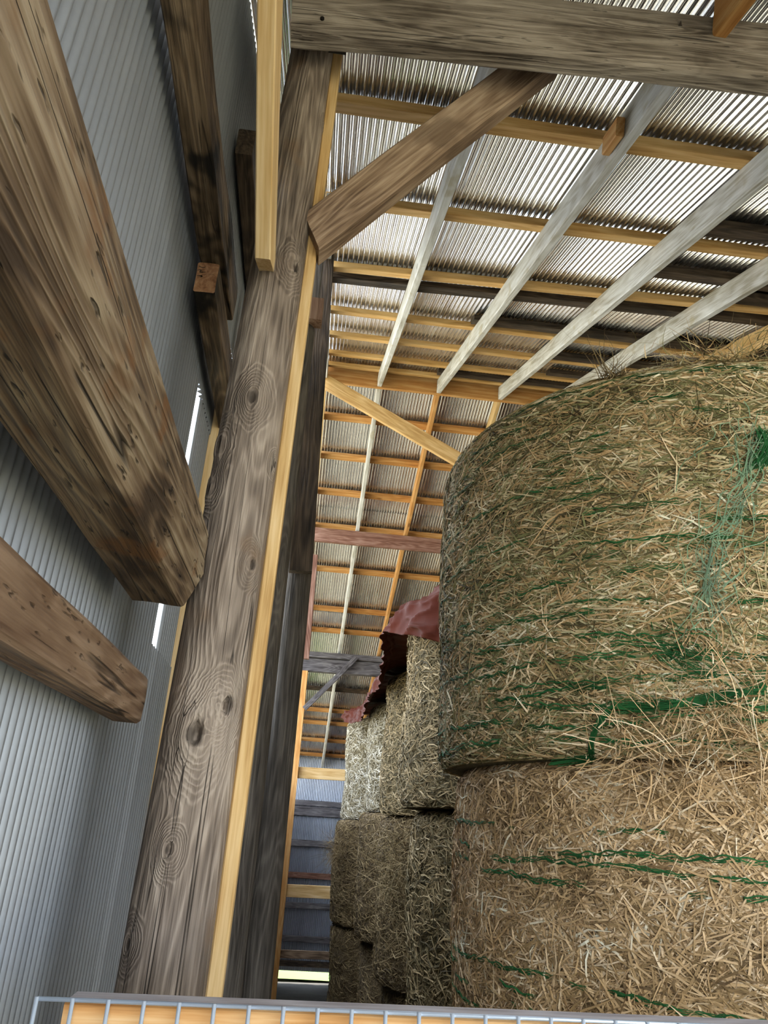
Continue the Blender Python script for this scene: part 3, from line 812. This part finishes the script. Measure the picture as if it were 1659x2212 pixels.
def torn_net(cx, cy, f, pts, n, spread, seed, mat, hw=0.0010, parent=None, L=(0.06, 0.22), name='torn_net'):
    """bunched net strands following a path given as (pixel x, pixel y) samples on the bale's face"""
    g = np.random.default_rng(seed)
    P = []
    for (px, py) in pts:
        d = ray(px, py); lo, hi = 1.0, 5.0
        for _ in range(50):
            mid = (lo + hi) / 2; q = d * mid
            rr = math.hypot(q[0] - cx, q[1] - cy)
            if rr < float(f(np.array([math.atan2(q[1] - cy, q[0] - cx)]), np.array([q[2]]))[0]): hi = mid
            else: lo = mid
            if q[1] > cy: hi = mid
        q = d * hi
        P.append((math.atan2(q[1] - cy, q[0] - cx), q[2]))
    P = np.array(P)
    seg = np.concatenate([[0], np.cumsum(np.hypot(np.diff(P[:, 0]) * 0.98, np.diff(P[:, 1])))])
    m = 7
    t = g.uniform(0, seg[-1], n)[:, None]; ln = g.uniform(*L, n)[:, None]
    s = np.clip(t + np.linspace(-0.5, 0.5, m)[None, :] * ln, 0, seg[-1])
    th = np.interp(s, seg, P[:, 0]); z = np.interp(s, seg, P[:, 1])
    w = g.normal(0, spread, n)[:, None] + 0.4 * spread * np.sin(np.linspace(0, 1, m)[None, :] * g.uniform(3, 9, n)[:, None] + g.uniform(0, 6, n)[:, None])
    an = g.uniform(0, 6.28, n)[:, None]
    th = th + w * np.cos(an); z = z + w * np.sin(an)
    r = f(th, np.clip(z, 0.0, 1.4)) + g.uniform(0.008, 0.03, n)[:, None]
    C = np.stack([cx + r * np.cos(th), cy + r * np.sin(th), z], -1)
    D = np.gradient(C, axis=1)
    Nn = np.stack([np.cos(th), np.sin(th), 0 * th], -1)
    S = np.cross(D, Nn); S /= (np.linalg.norm(S, axis=2, keepdims=True) + 1e-9)
    S = S * (hw * g.uniform(0.6, 1.6, n))[:, None, None]
    V, F = ribbons(C, S)
    return link(name, mesh_np(name, V, F), mat, parent=parent, kind='stuff', label='bunched torn green net')

torn_net(1.50, 2.83, fA1, [(1640, 930), (1600, 1080), (1535, 1170), (1520, 1290), (1500, 1360)], 130, 0.055, 1, NETP, parent=A1)
torn_net(1.50, 2.83, fA1, [(1640, 940), (1655, 980), (1630, 1010)], 90, 0.016, 7, NET, parent=A1)
torn_net(1.50, 2.83, fA1, [(1420, 1400), (1500, 1430), (1540, 1450)], 45, 0.035, 2, NET, parent=A1)
torn_net(1.50, 2.83, fA1, [(1650, 1492), (1560, 1505), (1480, 1525), (1390, 1530), (1330, 1528)], 140, 0.012, 3, NET, parent=A1)
torn_net(1.50, 2.83, fA1, [(1330, 1528), (1300, 1560), (1285, 1600), (1288, 1640), (1200, 1650)], 70, 0.005, 4, NET, parent=A1)

def tuft(name, loc, n, seed, L, spread, up, mat, label, parent=None):
    """a loose tuft of straw fanning out from loc"""
    g = np.random.default_rng(seed)
    m = 6
    d = g.normal(0, 1, (n, 3)); d[:, 2] = np.abs(d[:, 2]) * up if up > 0 else d[:, 2] * up
    d /= np.linalg.norm(d, axis=1, keepdims=True)
    ln = g.uniform(L * 0.4, L, n)[:, None, None]
    s = np.linspace(0, 1, m)[None, :, None]
    c0 = np.array(loc)[None, None, :] + g.normal(0, 1, (n, 1, 3)) * np.array(spread)[None, None, :]
    bend = g.normal(0, 0.35, (n, 1, 3))
    C = c0 + d[:, None, :] * s * ln + bend * s * s * ln
    D = np.gradient(C, axis=1); S = np.cross(D, g.normal(0, 1, (n, 1, 3)))
    S /= (np.linalg.norm(S, axis=2, keepdims=True) + 1e-9)
    S = S * (g.uniform(0.0009, 0.0022, n))[:, None, None] * (1 - 0.7 * s)
    V, F = ribbons(C, S)
    return link(name, mesh_np(name, V, F), mat, parent=parent, kind='stuff')

def on_bale(px, py, cx, cy, f, zc):
    """where the pixel's ray meets the bale's side"""
    d = ray(px, py); t = 1.0
    while t < 5:
        q = d * t
        if math.hypot(q[0] - cx, q[1] - cy) < float(f(np.array([math.atan2(q[1] - cy, q[0] - cx)]), np.array([min(q[2], zc)]))[0]): break
        t += 0.004
    return d * t

q = on_bale(1322, 790, 1.50, 2.83, fA1, 1.38); q[2] = 1.40
tuft('loose_straw', q, 80, 5, 0.13, (0.02, 0.02, 0.006), 2.0, HAYD, None, A1)
for px in (1480, 1540, 1600, 1650):
    q = on_bale(px, 770, 1.50, 2.83, fA1, 1.38); q[2] = 1.40
    tuft('loose_straw', q, 110, px, 0.11, (0.07, 0.05, 0.006), 0.5, HAY, None, A1)
for (px, py, cnt) in ((1380, 1610, 170), (1480, 1620, 200), (1560, 1580, 160), (1620, 1620, 170), (1640, 1480, 120), (1560, 1380, 120)):
    q = on_bale(px, py, 1.50, 2.83, fA1, 1.38) * 0.992
    tuft('loose_straw', q, cnt, px + py, 0.17, (0.07, 0.03, 0.05), -1.0, HAYG, None, A1)

# further stacks
def stack(cy, cx, zt, zs, seed, names, n=(11000, 11000, 6000), dx=(0, 0, 0), R=0.968, mats=None):
    z2 = zs - 1.2
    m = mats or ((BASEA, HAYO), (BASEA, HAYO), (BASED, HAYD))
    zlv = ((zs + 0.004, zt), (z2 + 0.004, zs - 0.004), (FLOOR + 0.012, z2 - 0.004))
    for i in range(3):
        bale(cx + dx[i], cy, R - 0.01 * i, zlv[i][0], zlv[i][1], n[i], seed + i * 3, names[i], mats=m[i], th=(-1.6, 2.0), k=100, topr=0.09, botr=0.06, wob=0.018,
             straw_kw=dict(L=(0.06, 0.24), w=(0.0018, 0.0042), lift=0.02, m=4, overshoot=0.0))

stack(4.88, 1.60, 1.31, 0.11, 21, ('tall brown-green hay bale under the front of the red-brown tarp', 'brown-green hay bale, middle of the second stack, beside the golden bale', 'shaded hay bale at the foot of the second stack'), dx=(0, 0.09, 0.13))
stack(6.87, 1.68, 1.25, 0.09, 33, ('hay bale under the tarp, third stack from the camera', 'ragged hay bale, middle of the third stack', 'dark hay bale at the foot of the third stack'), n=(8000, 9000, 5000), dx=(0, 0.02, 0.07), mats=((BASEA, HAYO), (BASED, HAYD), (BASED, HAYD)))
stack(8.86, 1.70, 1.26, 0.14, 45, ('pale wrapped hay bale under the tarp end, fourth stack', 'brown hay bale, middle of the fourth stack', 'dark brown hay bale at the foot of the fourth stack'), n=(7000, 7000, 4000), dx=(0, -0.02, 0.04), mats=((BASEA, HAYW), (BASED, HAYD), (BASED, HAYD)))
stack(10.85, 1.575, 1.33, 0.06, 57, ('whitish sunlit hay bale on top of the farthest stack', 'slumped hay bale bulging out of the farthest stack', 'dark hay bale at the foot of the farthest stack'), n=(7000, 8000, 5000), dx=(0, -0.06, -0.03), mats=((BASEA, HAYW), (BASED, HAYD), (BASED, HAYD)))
tuft('loose_hay', (0.55, 10.4, -0.30), 500, 71, 0.28, (0.04, 0.22, 0.10), -1.0, HAYD, None).update_tag()
set_props(bpy.data.objects['loose_hay'], 'ragged loose hay hanging from the slumped farthest bale', 'hay')
tuft('loose_hay', (0.80, 6.35, -0.30), 600, 72, 0.34, (0.05, 0.16, 0.18), -1.0, HAYO, None)
set_props(bpy.data.objects['loose_hay.001'], 'loose hay tumbling down the middle bale of the third stack', 'hay')

# ------------------------------------------------------------------ tarp over the further stacks
def tarp():
    # along the left edge of the row: (X, Y, z of hem, z of shoulder)
    st = np.array([(1.55, 3.84, 1.00, 1.36), (1.20, 3.92, 0.97, 1.375), (0.96, 4.08, 0.95, 1.385), (0.80, 4.26, 0.99, 1.39), (0.675, 4.50, 1.07, 1.385), (0.595, 4.80, 1.16, 1.37), (0.55, 5.08, 1.23, 1.35), (0.535, 5.28, 1.26, 1.325),
          (0.60, 5.55, 1.20, 1.30), (0.65, 5.9, 1.17, 1.29), (0.66, 6.6, 1.11, 1.30), (0.65, 7.2, 1.12, 1.31), (0.69, 8.0, 1.17, 1.33), (0.69, 8.8, 1.10, 1.335), (0.67, 9.6, 1.15, 1.37), (0.585, 10.2, 1.24, 1.40), (0.545, 10.6, 1.35, 1.42), (0.57, 10.78, 1.37, 1.42)])
    ds = np.concatenate([[0], np.cumsum(np.hypot(np.diff(st[:, 0]), np.diff(st[:, 1])))])
    ny, nx = 260, 60
    sv = np.linspace(0, ds[-1], ny)
    X, Y, hz, tz = (np.interp(sv, ds, st[:, i]) for i in range(4))
    cx = np.full(ny, 1.63); cy = np.where(Y < 4.88, 4.88, Y)
    dx, dy = X - cx, Y - cy
    dl = np.hypot(dx, dy); dx /= dl; dy /= dl
    V = np.zeros((ny, nx, 3))
    for j, tj in enumerate(np.linspace(0, 1, nx)):
        if tj < 0.55:
            a = tj / 0.55
            out = 0.045 * (1 - a) ** 1.5 + 0.012 - 0.05 * max(0.0, a - 0.8) / 0.2
            z = hz + (tz - 0.015 - hz) * a
        else:
            a = (tj - 0.55) / 0.45
            out = -0.038 - 0.75 * a
            z = tz - 0.015 + 0.03 * np.sin(min(1, a * 2.5) * np.pi / 2)
        V[:, j, 0] = X + dx * out; V[:, j, 1] = Y + dy * out; V[:, j, 2] = z
    p = V.reshape(-1, 3)
    P3 = p.copy()
    n1 = vnoise(P3 * np.array([5, 4, 6])); n2 = vnoise(P3 * np.array([13, 11, 15]) + 4)
    r1 = 1 - np.abs(vnoise(P3 * np.array([6, 6, 4]) + 9)) * 1.6; r2 = 1 - np.abs(vnoise(P3 * np.array([10, 9, 12]) + 23)) * 1.6
    disp = 0.016 * n1 + 0.008 * n2 + 0.032 * np.clip(r1, 0, 1) ** 3 + 0.020 * np.clip(r2, 0, 1) ** 4
    p[:, 0] += disp * np.repeat(dx, nx); p[:, 1] += disp * np.repeat(dy, nx); p[:, 2] += 0.012 * n1 + 0.6 * disp * (np.tile(np.linspace(0, 1, nx), ny) > 0.5)
    i = (np.arange(ny - 1)[:, None] * nx + np.arange(nx - 1)[None, :]).ravel()
    me = mesh_np('tarp', p, np.stack([i, i + 1, i + nx + 1, i + nx], 1), True)
    o = link('tarp', me, TARP, label='shiny red-brown plastic tarp draped over the further hay stacks', cat='tarp')
    md = o.modifiers.new('thick', 'SOLIDIFY'); md.thickness = 0.003
tarp()

# ------------------------------------------------------------------ wire panel fence in the foreground
YFn = 1.28
ws = YFn / 1.0
fence = empty('wire_fence', (-0.05, YFn, FLOOR), 'galvanised wire mesh panel with a wooden top rail along the bottom edge', 'fence')
fy = 0.012                         # the fence runs a little askew
def fpt(px, py, Y): return at(px, py, Y)
A = fpt(140, 2163, YFn); B = fpt(1400, 2214, YFn)
D = (B - A) / (B[0] - A[0])
rail0 = A + np.array((0, 0.025, -0.068)); rail1 = A + D * 2.2 + np.array((0, 0.025, -0.068))
bar('top_rail', rail0, rail1, wood('fence_board', [(.40, .17, .05), (.58, .29, .10), (.68, .40, .18), (.74, .50, .27)], bump=0.12, ring=8, blotch=0.25, auto_knots=0.5, dirt=(5, 0.60, (.34, .27, .22), 0.7)), 0.048, 0.135, fence, segs=20, jit=0.002, nsub=2)
capA = rail0 + np.array((0.004, 0, 0.0695)); capB = rail1 + np.array((0, 0, 0.0695))
bar('rail_cap', capA, capB, wood('weathered_cap', [(.28, .235, .23), (.42, .37, .375), (.54, .49, .50), (.62, .57, .58)], bump=0.2, blotch=0.35), 0.05, 0.004, fence, c=0.001)
yw = YFn - 0.012
def tube(name, p0, p1, r, parent, k=8):
    prof = [(r * math.cos(t), r * math.sin(t)) for t in np.linspace(0, 2 * math.pi, k, endpoint=False)]
    return bar(name, p0, p1, WIRE, prof=prof, parent=parent, smooth=True)
w0 = at(81, 2157, yw); w1 = at(1440, 2212, yw)
wd = (w1 - w0) / (w1[0] - w0[0])
step = (at(759, 2186, yw)[0] - at(158, 2160, yw)[0]) / 8
for r in range(12):
    dz = -step * 1.0 * r if r < 4 else -step * (3 + (r - 3) * 5.4)
    tube('line_wire', w0 + np.array((0, 0, dz)), w0 + wd * 2.2 + np.array((0, 0, dz)), 0.0030, fence)
nv = int(2.2 / step)
v0 = None
for i in range(nv + 1):
    q = w0 + wd * (i * step)
    hgt = q[2] - FLOOR
    if v0 is None:
        v0 = tube('stay_wire', q + np.array((0, -0.004, 0.003)), np.array((q[0], q[1] - 0.004, FLOOR - 0.02)), 0.0029, fence)
        L0 = hgt
    else:
        o = v0.copy(); COL.objects.link(o)
        m = v0.matrix_basis.copy(); m.translation = Vector((q[0], q[1] - 0.004, q[2] + 0.003 + EYE))
        o.parent = fence; o.matrix_parent_inverse = WM[fence.name].inverted(); o.matrix_basis = m
